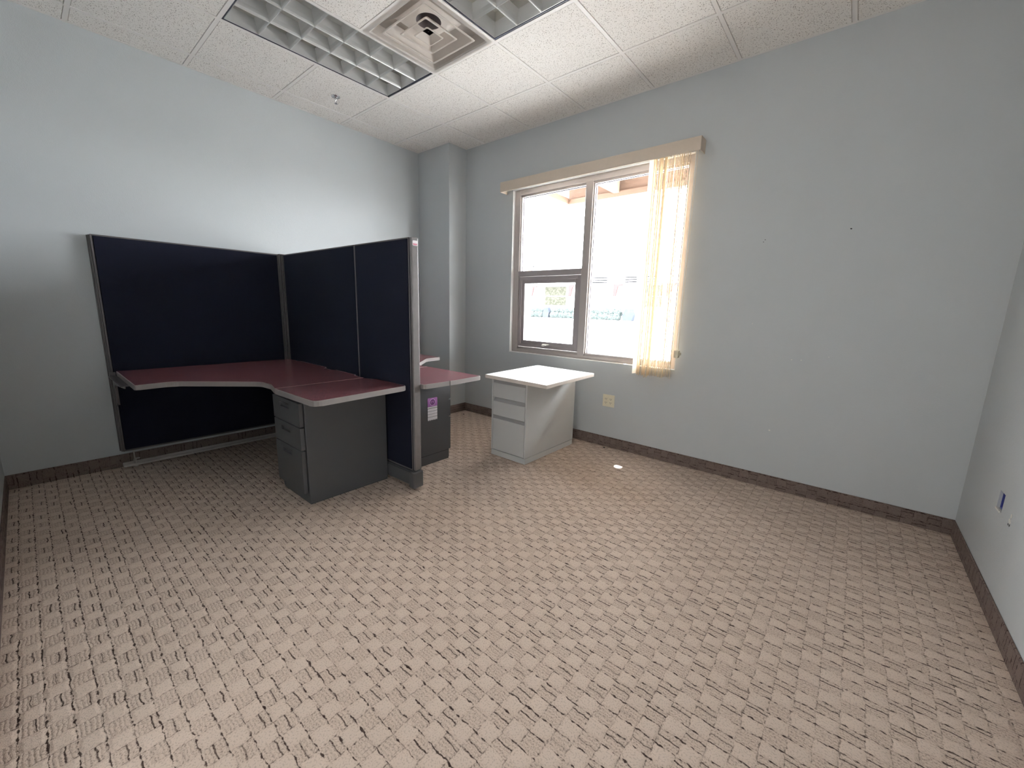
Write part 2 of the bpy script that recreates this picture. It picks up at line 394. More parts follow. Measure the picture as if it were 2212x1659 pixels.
b = new(); box(b, 1.655, 1.735, FY0-.008, FY0+.018, 0.898, 0.908, 0.002); box(b, 1.66, 1.69, FY0-.022, FY0-.004, 0.884, 0.902, 0.003); box(b, 1.672, 1.722, FY0-.03, FY0-.02, 0.893, 0.903, 0.003)
link('sash_handle', b, M_HEAD, SASH)
b = new(); box(b, 1.384, 2.006, FY0+.04, FY0+.046, 0.928, 1.528); link('glass', b, M_GLASS, SASH)
for nm, x0, x1, z0, z1 in (('glass', 1.323, 2.078, 1.65, 2.39), ('glass', 2.16, 2.975, 0.855, 2.39)):
    b = new(); box(b, x0, x1, FY0+.044, FY0+.050, z0, z1); link(nm, b, M_GLASS, win)
b = new()
ring_xz(b, 2.160, 2.974, 0.855, 2.390, 0.006, FY0+.036, FY0+.044, 0); ring_xz(b, 1.323, 2.076, 1.651, 2.389, 0.006, FY0+.036, FY0+.044, 0)
link('gasket', b, M_GASKET, win)

# ------------------------------------------------------------------ vertical blind
bl = empty('vertical_blind', (2.1, -0.06, 2.43))
tag(bl, 'cream vertical blind drawn open to the right of the window under a beige valance', 'window blind')
b = new(); VX0, VX1, VY, VZ0, VZ1 = 1.155, 3.096, -0.112, 2.428, 2.522
box(b, VX0, VX1, VY, VY+0.006, VZ0, VZ1, 0.001); box(b, VX0, VX0+0.005, VY+0.006, -0.001, VZ0, VZ1, 0.0005); box(b, VX1-0.005, VX1, VY+0.006, -0.001, VZ0, VZ1, 0.0005)
box(b, VX0+0.005, VX1-0.005, VY+0.006, -0.001, VZ1-0.004, VZ1)
link('valance', b, M_VAL, bl)
b = new(); box(b, 1.19, 3.07, -0.078, -0.036, 2.452, 2.492, 0.003); link('headrail', b, M_HEAD, bl)
nsl = 19
for k in range(nsl):
    x = 2.728 + (3.012-2.728) * k/(nsl-1) + random.uniform(-.003, .003)
    ang = math.radians(random.uniform(-24, -8)) + (math.radians(34) if k == 0 else 0)
    wd = 0.044; zb = 0.735 + random.uniform(-0.004, 0.012) - (0.028 if k in (5, 6) else 0); b = new()
    N = 6; rows = []
    for zz in (2.45, 1.6, zb):
        row = []
        for i in range(N+1):
            s = -1 + 2*i/N; lat = 0.004*(1-s*s)
            px = x + lat*math.cos(ang) + s*wd*math.sin(ang); py = -0.0585 + s*wd*math.cos(ang)
            row.append(b.verts.new((px + (0.012*(k/nsl-0.5) if zz < 1 else 0), py, zz)))
        rows.append(row)
    for r in range(2):
        for i in range(N): b.faces.new((rows[r][i], rows[r][i+1], rows[r+1][i+1], rows[r+1][i]))
    solidify(b, 0.0008)
    link('vane', b, M_SLAT, bl)
b = new()
for x, y in ((3.045, -0.052), (3.066, -0.066)):
    zc = 2.45
    cyl(b, (x, y, 0.95), 0.0012, 1.50, n=6)
    while zc > 0.96:
        bmesh.ops.create_icosphere(b, subdivisions=1, radius=0.0026, matrix=Matrix.Translation((x, y, zc))); zc -= 0.012
link('cord_loop', b, M_CHAIN, bl)
b = new(); pts = round_poly([(-0.018,0),( 0.018,0),(0.018,0.06),(-0.018,0.06)], [0.016,0.016,0.004,0.004])
extrude(b, [(3.056+p[0], 0.905+p[1]) for p in pts], 1, -0.078, -0.042); box(b, 3.040, 3.072, -0.044, 0.0, 0.925, 0.945, 0.002)
link('cord_tensioner', b, M_IVORY, bl)

# ------------------------------------------------------------------ outlet and wall marks
o = empty('wall_outlet', (2.4655, 0, 0.386)); tag(o, 'ivory double outlet plate with four sockets low on the window wall', 'outlet')
b = new(); box(b, 2.407, 2.524, -0.006, 0, 0.386, 0.500, 0.003, 2); link('cover_plate', b, M_IVORY, o)
for cx in (2.442, 2.489):
    b = new(); box(b, cx-0.017, cx+0.017, -0.009, -0.005, 0.409, 0.477, 0.004, 2); r = link('receptacle', b, M_IVORY, o)
    b = new()
    for cz in (0.460, 0.426):
        box(b, cx-0.008, cx-0.005, -0.0096, -0.0085, cz-0.004, cz+0.006); box(b, cx+0.005, cx+0.008, -0.0096, -0.0085, cz-0.004, cz+0.006)
        cyl(b, (cx, -0.0096, cz-0.010), 0.0025, 0.001, axis=1, n=10)
    link('slots', b, M_DARK, r)
def blob(b, cx, cy, rx, ry, f, seed, n=14, jag=0.25):
    rnd = random.Random(seed); vs = []
    for i in range(n):
        a = 2*math.pi*i/n; k = 1 + rnd.uniform(-jag, jag); vs.append(f(cx + rx*k*math.cos(a), cy + ry*k*math.sin(a), 0))
    ws = [f(cx + (p-cx), q, 1) for p, q in []]
    v0 = [b.verts.new(v) for v in vs]; b.faces.new(v0)
    r = bmesh.ops.extrude_face_region(b, geom=b.faces[-1:] if False else [v0[0].link_faces[0]])
    d = Vector(f(0, 0, 1)) - Vector(f(0, 0, 0))
    for g in r['geom']:
        if isinstance(g, bmesh.types.BMVert): g.co += d
f2 = lambda y, z, k: (L - 0.0015 - 0.0006*k, y, z)
fR = lambda y, z, k: (L - 0.0012*k - 0.0003, y, z)
b = new()       # blue junction box left in the cut-out
box(b, L+.062, L+.066, HY0+.002, HY1-.002, HZ0+.002, HZ1-.002); box(b, L+.010, L+.062, HY1-.006, HY1-.002, HZ0+.002, HZ1-.002); box(b, L+.010, L+.062, HY0+.002, HY0+.006, HZ0+.002, HZ1-.002)
box(b, L+.010, L+.062, HY0+.006, HY1-.006, HZ0+.002, HZ0+.006); box(b, L+.010, L+.062, HY0+.006, HY1-.006, HZ1-.006, HZ1-.002)
link('junction_box', b, M_BLUE, WR)
b = new(); box(b, L-.003, L+.006, HY0+.02, HY1+.004, HZ0-.008, HZ0+.001, .001); link('plaster_lip', b, M_PLASTER, WR)
b = new(); blob(b, -0.842, 0.436, 0.014, 0.010, fR, 5); blob(b, -0.846, 0.462, 0.006, 0.010, fR, 6); link('plaster_patch', b, M_PLASTER, WR)
b = new(); blob(b, -0.835, 0.420, 0.004, 0.005, f2, 8); blob(b, -0.852, 0.421, 0.004, 0.005, f2, 9); link('screw_hole', b, M_DARK, WR)
fB = lambda x, z, k: (x, -0.0006 - 0.0008*k, z)
b = new()
for i, (x, z, r) in enumerate(((3.819,.963,.004),(3.874,.965,.004),(3.750,.437,.007),(3.55,1.2,.003),(4.02,1.0,.003))): blob(b, x, z, r, r*.8, fB, 20+i, 10)
link('plaster_chip', b, M_PLASTER, WB)
b = new()
for i, (x, z, r) in enumerate(((4.023,1.81,.005),(3.561,1.782,.003),(3.552,1.768,.003))): blob(b, x, z, r, r*.8, fB, 40+i, 10)
link('nail_hole', b, M_DARK, WB)

# ------------------------------------------------------------------ ceiling fittings
def louver_profile(b, a0, a1, c, axis, zb, h, wtop):
    """V shaped blade running along axis from a0 to a1, centred on c, thin edge down"""
    pr = [(0.001, zb), (0.005, zb+.004), (0.0085, zb+.013), (0.011, zb+.035), (wtop, zb+h)]
    out = [(-w_, z) for w_, z in pr] + [(w_, z) for w_, z in reversed(pr)]
    pts = [(c + w_, z) for w_, z in out]
    extrude(b, pts, axis, a0, a1)          # axis 0: pts are (y,z); axis 1: pts are (x,z)
def fixture(i0, j0, label):
    x0, x1 = X0 + G*i0 + 0.012, X0 + G*(i0+1) - 0.012
    y1, y0 = -(Y0 + G*j0) - 0.012, -(Y0 + G*(j0+2)) + 0.012
    o = empty('ceiling_light', ((x0+x1)/2, (y0+y1)/2, H)); tag(o, label, 'ceiling light', 'recessed louvered ceiling lights')
    zt = H + 0.155
    b = new()
    box(b, x0-.011, x0+.004, y0-.011, y1+.011, H+.0078, zt); box(b, x1-.004, x1+.011, y0-.011, y1+.011, H+.0078, zt)
    box(b, x0+.004, x1-.004, y0-.011, y0+.004, H+.0078, zt); box(b, x0+.004, x1-.004, y1-.004, y1+.011, H+.0078, zt); box(b, x0-.011, x1+.011, y0-.011, y1+.011, zt, zt+.004)
    link('housing', b, M_REFL, o)
    b = new()
    for q in ((x0+.0005, x0+.006, y0, y1), (x1-.006, x1-.0005, y0, y1), (x0+.006, x1-.006, y0+.0005, y0+.008), (x0+.006, x1-.006, y1-.012, y1-.0005)): box(b, q[0], q[1], q[2], q[3], H+.002, H+.03)
    link('door_frame', b, M_NAVYEDGE, o)
    X_0, X_1, Y_0, Y_1 = x0+.010, x1-.010, y0+.012, y1-.016
    b = new(); zb, h = H+.004, 0.078
    for k in range(4):
        c_ = X_0 + (X_1-X_0)*k/3
        if k in (0, 3):
            s = 1 if k == 0 else -1
            pts = [(c_, zb), (c_+s*.002, zb), (c_+s*.006, zb+.03), (c_+s*.016, zb+h), (c_, zb+h)]; extrude(b, pts, 1, Y_0, Y_1)
        else: louver_profile(b, Y_0, Y_1, c_, 1, zb, h, 0.022)
    for k in range(7):
        c_ = Y_0 + (Y_1-Y_0)*k/6
        if k in (0, 6):
            s = 1 if k == 0 else -1
            pts = [(c_, zb), (c_+s*.002, zb), (c_+s*.006, zb+.03), (c_+s*.016, zb+h), (c_, zb+h)]; extrude(b, pts, 0, X_0, X_1)
        else: louver_profile(b, X_0, X_1, c_, 0, zb, h, 0.026)
    link('louver', b, M_LOUV, o)
    for k in range(3):
        b = new(); cx = X_0 + (X_1-X_0)*(k+.5)/3; cyl(b, (cx, y0+.03, H+.112), 0.013, (y1-y0)-.06, axis=1, n=16)
        link('lamp_tube', b, M_LAMP, o, smooth=True)
fixture(1, 1, 'long recessed louvered ceiling light to the left of the square air diffuser')
fixture(3, 1, 'recessed louvered ceiling light to the right of the air diffuser, cut by the frame')

cx, cy = X0 + G*2.5, -(Y0 + G*1.5)
o = empty('air_diffuser', (cx, cy, H)); tag(o, 'square white air diffuser with nested louver rings between the two ceiling lights', 'air vent')
def sq(b, loops):
    """loops: list of (half, z); lofts square rings"""
    prev = None
    for h, z in loops:
        r = 0.012 if h > .05 else .004
        pts = round_poly([(-h,-h),(h,-h),(h,h),(-h,h)], [r]*4, 3)
        vs = [b.verts.new((cx+p[0], cy+p[1], z)) for p in pts]
        if prev:
            n = len(vs)
            for i in range(n): b.faces.new((prev[i], prev[(i+1) % n], vs[(i+1) % n], vs[i]))
        prev = vs
    return prev
b = new(); sq(b, [(.298, H-.0025), (.270, H-.003), (.262, H+.004), (.240, H+.055), (.150, H+.085)]); solidify(b, 0.0012); link('backpan', b, M_DIFF, o)
b = new(); cyl(b, (cx, cy, H+.086), .080, .10, n=40, cap=False); b2 = [b.verts.new((cx+.080*math.cos(a*math.pi/20), cy+.080*math.sin(a*math.pi/20), H+.186)) for a in range(40)]; b.faces.new(b2); link('duct_neck', b, M_DUCT, o, smooth=False)
b = new()   # plate closing the square pan round the round neck
outer = round_poly([(-.151,-.151),(.151,-.151),(.151,.151),(-.151,.151)], [0]*4)
for a in range(40):
    t0, t1 = a*math.pi/20, (a+1)*math.pi/20
    def qp(t): k = .151/max(abs(math.cos(t)), abs(math.sin(t))); return (cx+k*math.cos(t), cy+k*math.sin(t), H+.086)
    b.faces.new([b.verts.new(p) for p in (qp(t0), qp(t1), (cx+.080*math.cos(t1), cy+.080*math.sin(t1), H+.086), (cx+.080*math.cos(t0), cy+.080*math.sin(t0), H+.086))])
bmesh.ops.remove_doubles(b, verts=b.verts[:], dist=1e-5); link('neck_plate', b, M_DIFF, o)
for lip, inner, top, zt in ((.215, .200, .150, .052), (.133, .120, .082, .046)):
    b = new(); sq(b, [(top, H+zt), (lip-.004, H+.003), (lip, H-.001), (lip-.006, H-.004), (inner, H-.002), (inner-.004, H+.002)]); solidify(b, 0.001); link('louver_ring', b, M_DIFF, o)
b = new(); v = sq(b, [(.066, H+.002), (.070, H-.002), (.062, H-.004), (.030, H+.030)]); b.faces.new(v); solidify(b, .001); link('centre_cone', b, M_DIFF, o)
b = new(); cyl(b, (cx-.001, cy-.001, H+.026), .003, .004, n=10)
link('screw', b, M_DARK, o)

o = empty('sprinkler_head', (.496, -1.479, H)); tag(o, 'small chrome fire sprinkler hanging from the ceiling tile beside the long light', 'sprinkler')
b = new(); cyl(b, (.496,-1.479,H-.007), .034, .007, n=32, r2=.036); cyl(b, (.496,-1.479,H-.016), .014, .010, n=20, r2=.022); link('escutcheon', b, M_CHROME, o, smooth=True)
b = new(); cyl(b, (.496,-1.479,H-.030), .009, .016, n=16)
for s in (-1, 1): extrude(b, [(.496+s*.009, H-.028), (.496+s*.013, H-.034), (.496+s*.010, H-.048), (.496+s*.003, H-.054), (.496+s*.001, H-.052), (.496+s*.008, H-.045), (.496+s*.010, H-.036), (.496+s*.006, H-.030)], 1, -1.4815, -1.4765)
cyl(b, (.496,-1.479,H-.052), .002, .024, n=8); link('frame_arms', b, M_CHROME, o)
b = new(); n = 12
for a in range(n):
    t = 2*math.pi*a/n; r = .016; dx, dy = math.cos(t), math.sin(t); px_, py_ = -dy*.0028, dx*.0028
    b.faces.new([b.verts.new((.496+q[0], -1.479+q[1], H-.055-q[2])) for q in ((px_,py_,0),(dx*r+px_,dy*r+py_,.003),(dx*r-px_,dy*r-py_,.003),(-px_,-py_,0))])
cyl(b, (.496,-1.479,H-.056), .008, .001, n=16); solidify(b, .0008); link('deflector', b, M_CHROME, o)

# ------------------------------------------------------------------ cubicle partitions
def screen_trim(b, ax, a0, a1, f0, f1, z0, z1, wd=0.012):
    """slim metal frame of a screen; ax: running axis, f0/f1: faces"""
    def bx(p0, p1, q0, q1, r0, r1):
        if ax == 0: box(b, p0, p1, q0, q1, r0, r1, .002)
        else: box(b, q0, q1, p0, p1, r0, r1, .002)
    bx(a0, a0+wd, f0, f1, z0, z1); bx(a1-wd, a1, f0, f1, z0, z1); bx(a0+wd, a1-wd, f0, f1, z1-.010, z1); bx(a0+wd, a1-wd, f0, f1, z0, z0+.012)
ZT, ZB = 1.688, 0.130
AX0, AX1 = 0.010, 0.058
pa = empty('partition_panel', (.048, -2.46, 0)); tag(pa, 'dark navy fabric partition panel standing against the left wall behind the corner desk', 'partition', 'navy fabric cubicle panels')
b = new(); screen_trim(b, 1, -3.052, -1.862, AX0, AX1, ZB, ZT); link('trim_frame', b, M_FRAMEMET, pa)
b = new(); box(b, AX0+.004, AX1+.004, -3.038, -1.876, ZB+.012, ZT-.010, .004, 2); link('fabric_panel', b, M_FAB, pa)
b = new(); box(b, AX0-.004, AX0+.006, -3.066, -3.052, ZB-.0, ZT-.004, .001); box(b, AX0+.016, AX1-.012, -3.060, -3.052, ZB, ZT-.004, .001); link('slotted_edge', b, M_FRAMEMET, pa)
b = new(); box(b, .022, .070, -3.062, -1.84, 0.010, 0.015); box(b, .020, .025, -3.062, -1.84, 0.010, 0.036, .001); box(b, .066, .071, -3.062, -1.84, 0.010, 0.026, .001)
link('base_rail', b, M_RAIL, pa)
for yy in (-2.995, -1.93):
    b = new(); cyl(b, (.048, yy, 0.0), .016, .008, n=18); cyl(b, (.048, yy, .006), .0045, .14, n=10); cyl(b, (.052, yy, .03), .010, .028, n=6); box(b, .050, .062, yy+.004, yy+.028, .058, .066, .001)
    link('levelling_foot', b, M_RAIL, pa)
# corner post
po = empty('corner_post', (.048, -1.82, 0)); tag(po, 'grey ribbed corner post joining the two navy screens above the desk', 'partition post')
b = new(); box(b, .014, .060, -1.858, -1.790, .02, ZT-.002, .003); link('post_core', b, M_DARK, po)
b = new()
box(b, .046, .064, -1.860, -1.846, .02, ZT, .002); box(b, .052, .070, -1.843, -1.829, .02, ZT, .002); box(b, .060, .076, -1.828, -1.812, .02, ZT, .002); box(b, .010, .076, -1.860, -1.78, ZT-.002, ZT+.003, .001)
link('cover_strip', b, M_FRAMEMET, po)
# panels running out into the room
BY0, BY1 = -1.790, -1.736
def b_panel(x0, x1, label):
    o = empty('partition_panel', ((x0+x1)/2, (BY0+BY1)/2, 0)); tag(o, label, 'partition', 'navy fabric cubicle panels')
    b = new(); screen_trim(b, 0, x0, x1, BY0, BY1, ZB, ZT, .008); link('trim_frame', b, M_FRAMEMET, o)
    b = new(); box(b, x0+.009, x1-.009, BY0-.004, BY1+.004, ZB+.012, ZT-.009, .004, 2); link('fabric_panel', b, M_FAB, o)
    b = new(); box(b, x0+.002, x1-.002, BY0-.012, BY0-.002, .026, .116, .003, 2); box(b, x0+.002, x1-.002, BY1+.002, BY1+.012, .026, .116, .003, 2); box(b, x0+.002, x1-.002, BY0-.002, BY1+.002, .10, .122); link('base_cover', b, M_GREYMET, o)
    b = new(); box(b, x0+.004, x1-.004, BY0+.008, BY1-.008, .010, .10); link('base_channel', b, M_RAIL, o)
    for xx in (x0+.06, x1-.05):
        b = new(); cyl(b, (xx, (BY0+BY1)/2, 0), .018, .010, n=18, r2=.014); cyl(b, (xx, (BY0+BY1)/2, .009), .005, .02, n=10); link('levelling_foot', b, M_DARK, o)
    return o
p1_ = b_panel(.078, 1.266, 'wide dark navy partition panel between the corner post and the end panel')
pe = b_panel(1.272, 1.900, 'narrow dark navy end panel beside the drawer cabinet, with a grey end cap and foot')
b = new(); box(b, 1.900, 1.908, BY0+.002, BY1-.002, .135, ZT-.002); link('hinge_gap', b, M_DARK, pe)
b = new(); box(b, 1.906, 1.930, BY0+.002, BY1, .135, ZT, .006, 3); link('end_cap', b, M_POST, pe)
b = new(); box(b, 1.902, 1.952, BY0-.034, BY1-.002, .018, .133, .010, 3); link('foot_cap', b, M_GREYMET, pe)
b = new()
pts = round_poly([(-1.781,1.668),(-1.742,1.668),(-1.742,1.636),(-1.781,1.636)], [0.008]*4); extrude(b, pts, 0, 1.9295, 1.9312); tg = link('round_label', b, M_PAPER, pe)
b = new(); extrude(b, [(-1.779,1.650),(-1.744,1.650),(-1.748,1.639),(-1.775,1.639)], 0, 1.9308, 1.9318); link('pink_print', b, M_PINK, tg)

for q_ in (p1_, pe):      # the run of screens stands a touch out of square
    th_ = 0.0205; pv = Vector((1.93, -1.79, 0)); d_ = q_.location - pv
    q_.location = pv + Matrix.Rotation(th_, 3, 'Z') @ d_; q_.rotation_euler.z = th_

# ------------------------------------------------------------------ worktops
ZW, TH = 0.742, 0.032
def worktop(name, pts, rads, label, group):
    o = empty(name, (sum(p[0] for p in pts)/len(pts), sum(p[1] for p in pts)/len(pts), ZW-TH)); tag(o, label, 'desk', group)
    pr = round_poly(pts, rads)
    b = new(); prism(b, pr, ZW-TH, ZW, .005, 3); link('edge_band', b, M_EDGE, o)
    # burgundy laminate sheet set just inside the banding
    cxm = sum(p[0] for p in pr)/len(pr); n = len(pr); ins = []
    area = sum(pr[i][0]*pr[(i+1) % n][1]-pr[(i+1) % n][0]*pr[i][1] for i in range(n)); s = 1 if area > 0 else -1
    for i in range(n):
        p0, p1, p2 = Vector(pr[i-1]), Vector(pr[i]), Vector(pr[(i+1) % n]); d1 = (p1-p0); d2 = (p2-p1)
        if d1.length < 1e-6 or d2.length < 1e-6: ins.append(tuple(p1)); continue
        n1 = Vector((-d1.y, d1.x)).normalized()*s; n2 = Vector((-d2.y, d2.x)).normalized()*s; m = (n1+n2)
        m = m.normalized() if m.length > 1e-6 else n1; k = 0.006/max(0.4, m.dot(n1)); ins.append((p1.x+m.x*k, p1.y+m.y*k))
    b = new(); prism(b, ins, ZW-.001, ZW+.0008); link('laminate_surface', b, M_LAM, o)
    return o
YB = -1.830   # back edge against the screens
cd = worktop('corner_worktop', [(.080,-3.028),(.820,-3.028),(.800,-2.838),(1.165,-2.452),(1.300,-2.440),(1.452,-2.474),(1.452,YB-.045),(1.32,YB-.04),(1.29,YB-.018),(.99,YB-.018),(.955,YB-.042),(.84,YB-.042),(.80,YB-.004),(.30,YB-.004),(.27,YB-.018),(.11,YB-.018),(.11,-1.87),(.080,-1.89)],
    [.0,.02,.12,.10,.10,.006,0,0,.01,.01,.01,.01,.01,.01,.01,.0,.0,.0], 'burgundy L-shaped corner worktop against the left wall, with a curved taupe front edge', 'burgundy worktops')
b = new()
extrude(b, [(.062,.50),(.100,.49),(.135,.515),(.135,.63),(.16,.655),(.62,.695),(.62,.709),(.062,.709)], 1, -3.052, -3.046); extrude(b, [(.078,.705),(.60,.705),(.60,.709),(.078,.709)], 1, -3.07, -3.02)
box(b, .062, .070, -3.062, -3.030, .49, .735, .001); link('support_bracket', b, M_FRAMEMET, cd)
worktop('straight_worktop', [(1.456,-2.474),(1.958,-2.462),(1.912,-1.832),(1.56,-1.835),(1.54,YB-.03),(1.456,YB-.045)], [.006,.045,.03,0,0,0],
    'burgundy square worktop resting on the charcoal drawer cabinet in front of the screens', 'burgundy worktops')
YF = -1.728
worktop('corner_worktop', [(.030,YF),(1.30,YF),(1.30,-1.175),(1.14,-1.175),(.855,-.84),(.838,-.645),(.030,-.630)], [0,0,.01,.10,.12,.02,0],
    'burgundy corner worktop behind the screens, only its far tip showing near the column', 'burgundy worktops')
dk = worktop('straight_worktop', [(1.306,YF),(1.960,YF),(1.968,-1.50),(1.956,-1.178),(1.306,-1.172)], [0,.02,.0,.02,0],
    'burgundy worktop sticking out behind the end panel, above the cabinet with the purple sticker', 'burgundy worktops')
b = new(); box(b, 1.950, 1.9695, -1.508, -1.5045, ZW-TH-.001, ZW+.001); link('edge_joint', b, M_DARK, dk)

# ------------------------------------------------------------------ drawer cabinets
def plate_with_pull(b, x0, x1, z0, z1, y, th, s, hx0, hx1, hz0, hz1, dep=.014):
    """drawer front in plane y (outer face) facing s*(-y), with a pocket pull"""
    xs = [x0, hx0, hx1, x1]; zs = [z0, hz0, hz1, z1]; yi = y + s*th; yp = y + s*dep
    def V(x, yy, z): return b.verts.new((x, yy, z))
    for i in range(3):
        for j in range(3):
            if i == 1 and j == 1: continue
            b.faces.new([V(xs[i],y,zs[j]), V(xs[i+1],y,zs[j]), V(xs[i+1],y,zs[j+1]), V(xs[i],y,zs[j+1])])
    for (xa, za, xb, zb_) in ((hx0,hz0,hx1,hz0),(hx1,hz0,hx1,hz1),(hx1,hz1,hx0,hz1),(hx0,hz1,hx0,hz0)):
        b.faces.new([V(xa,y,za), V(xb,y,zb_), V(xb,yp,zb_), V(xa,yp,za)])
    b.faces.new([V(hx0,yp,hz0), V(hx1,yp,hz0), V(hx1,yp,hz1), V(hx0,yp,hz1)])
    for (xa, za, xb, zb_) in ((x0,z0,x1,z0),(x1,z0,x1,z1),(x1,z1,x0,z1),(x0,z1,x0,z0)):
        b.faces.new([V(xa,y,za), V(xb,y,zb_), V(xb,yi,zb_), V(xa,yi,za)])
    b.faces.new([V(x0,yi,z0), V(x1,yi,z0), V(x1,yi,z1), V(x0,yi,z1)])
    bmesh.ops.remove_doubles(b, verts=b.verts[:], dist=1e-5)
def dark_cabinet(x0, x1, yf, yb, s, label, hx=(1.333,1.462)):
    """yf: front of body, yb: back; s=+1 when the front faces -y"""
    o = empty('drawer_cabinet', ((x0+x1)/2, (yf+yb)/2, 0)); tag(o, label, 'filing cabinet', 'charcoal drawer cabinets')
    top = ZW-TH-.002
    ys = sorted((yf, yb)); b = new()
    box(b, x1-.016, x1, ys[0], ys[1], .012, top, .0015); box(b, x0, x0+.016, ys[0], ys[1], .012, top, .0015)
    box(b, x0+.016, x1-.016, min(yb, yb-s*.012), max(yb, yb-s*.012), .012, top); box(b, x0+.016, x1-.016, ys[0]+.004, ys[1]-.004, top-.02, top)
    box(b, x0+.016, x1-.016, min(yf+s*.004, yf+s*.02), max(yf+s*.004, yf+s*.02), .068, top-.02)
    link('body', b, M_GREYMET, o)
    b = new(); box(b, x0+.004, x1-.002, min(yf+s*.003, yf+s*.03), max(yf+s*.003, yf+s*.03), .008, .068); box(b, x0+.001, x1-.001, ys[0]+.004, ys[1]-.004, 0, .012); link('plinth', b, M_DARK if False else M_GREYMET, o)
    ya = yf - s*.028
    for z0, z1 in ((.512,.662),(.362,.505),(.075,.355)):
        b = new(); plate_with_pull(b, x0-.002, x1-.012, z0, z1, ya, .026, s, hx[0], hx[1], z1-.058, z1-.030)
        d = link('drawer', b, M_GREYMET, o)
        md = d.modifiers.new('bevel', 'BEVEL'); md.width = .0035; md.segments = 2; md.limit_method = 'ANGLE'; md.angle_limit = math.radians(50)
        b = new(); box(b, hx[0]-.004, hx[1]+.004, min(ya-s*.003, ya+s*.002), max(ya-s*.003, ya+s*.002), z1-.030, z1-.025, .001); box(b, hx[0]-.004, hx[1]+.004, min(ya-s*.002, ya+s*.002), max(ya-s*.002, ya+s*.002), z1-.062, z1-.058, .001)
        link('drawer_pull', b, M_FRAMEMET, d)
    return o
dark_cabinet(1.222, 1.628, -2.378, -1.815, 1, 'charcoal metal three-drawer cabinet under the front burgundy worktop')
c2 = dark_cabinet(1.222, 1.629, -1.222, -1.725, -1, 'charcoal metal cabinet with a purple sticker on its side, behind the end panel')
b = new(); pts = round_poly([(-1.443,.478),(-1.345,.478),(-1.345,.548),(-1.443,.548)], [.008]*4); extrude(b, pts, 0, 1.629, 1.6304)
st = link('purple_sticker', b, M_PURPLE, c2); tag(st, 'purple sticker with a round emblem')
def annulus(b, cy_, cz, r0, r1, x, th=.0005, n=28, sy=1.0):
    for i in range(n):
        t0, t1 = 2*math.pi*i/n, 2*math.pi*(i+1)/n
        b.faces.new([b.verts.new((x, cy_+sy*r*math.cos(t), cz+r*math.sin(t))) for r, t in ((r0,t0),(r1,t0),(r1,t1),(r0,t1))])
    bmesh.ops.remove_doubles(b, verts=b.verts[:], dist=1e-6); solidify(b, -th)
b = new(); annulus(b, -1.394, .513, .025, .0285, 1.6306); link('emblem_ring', b, M_LILAC, st)
b = new(); annulus(b, -1.394, .513, .0175, .0225, 1.6306); link('emblem_ring', b, M_PLUM, st)
b = new(); cyl(b, (1.6304,-1.394,.524), .004, .0008, axis=0, n=12); box(b, 1.6304, 1.6312, -1.402, -1.386, .500, .505); box(b, 1.6304, 1.6312, -1.397, -1.391, .505, .512); link('emblem_mark', b, M_PLUM, st)
b = new(); box(b, 1.629, 1.6306, -1.443, -1.346, .466, .477)
for k in range(4):
    z1 = .462 - .0235*k
    for j in range(3): box(b, 1.629, 1.6302, -1.442+.0322*j, -1.442+.0322*j+.0316, z1-.0205, z1)
rs = random.Random(3)
for j in range(12): yy = -1.442+.008*j; z1 = .369; b.faces.new([b.verts.new((1.6300, yy, z1+.002)), b.verts.new((1.6300, yy+.008, z1+.002)), b.verts.new((1.6300, yy+.004+rs.uniform(-.002,.002), z1-.004-rs.random()*.006))])
tb = link('tear_off_label', b, M_PAPER, c2); tag(tb, 'white tear-off label strips')
b = new(); box(b, 1.6285, 1.6296, -1.72, -1.226, .076, .079); link('panel_seam', b, M_DARK, c2)

# light pedestal with white top
o = empty('pedestal_desk', (2.02, -.55, 0)); tag(o, 'light grey three-drawer pedestal with an overhanging white top under the window', 'filing cabinet')
x0, x1, yf, yb, zt = 1.822, 2.202, -.905, -.172, .694
b = new()
box(b, x1-.014, x1, yf, yb, .052, zt, .001); box(b, x0, x0+.014, yf, yb, .052, zt, .001); box(b, x0+.014, x1-.014, yb-.012, yb, .052, zt); box(b, x0+.014, x1-.014, yf+.03, yb, zt-.01, zt)
box(b, x0+.014, x1-.014, yf+.030, yf+.036, .052, zt-.002); link('body', b, M_LGREY, o)
b = new(); box(b, x0+.002, x1-.002, yf+.002, yb-.002, 0, .0475, .001); link('plinth', b, M_LGREY, o)
for z0, z1 in ((.520,.643),(.364,.486),(.055,.332)):
    b = new(); box(b, x0+.017, x1-.017, yf-.001, yf+.018, z0, z1, .001); link('drawer', b, M_LGREY, o)
b = new()
for z0 in (.486,.332,.643): extrude(b, [(yf+.008, z0+.001), (yf+.012, z0+.001), (yf+.030, z0+.030), (yf+.028, z0+.030)], 0, x0+.016, x1-.016)
link('finger_channel', b, M_CHAN, o)
b = new(); pts = [(1.838,-1.008),(2.474,-1.030),(2.432,-.252),(1.788,-.212)]
prism(b, pts, .694, .722, .0015, 1); link('top_edge', b, M_WEDGE, o)
b = new(); k = .0015; prism(b, [(1.8395,-1.0065),(2.4725,-1.0285),(2.4305,-.2535),(1.7895,-.2135)], .7215, .7226); link('white_top', b, M_WTOP, o)

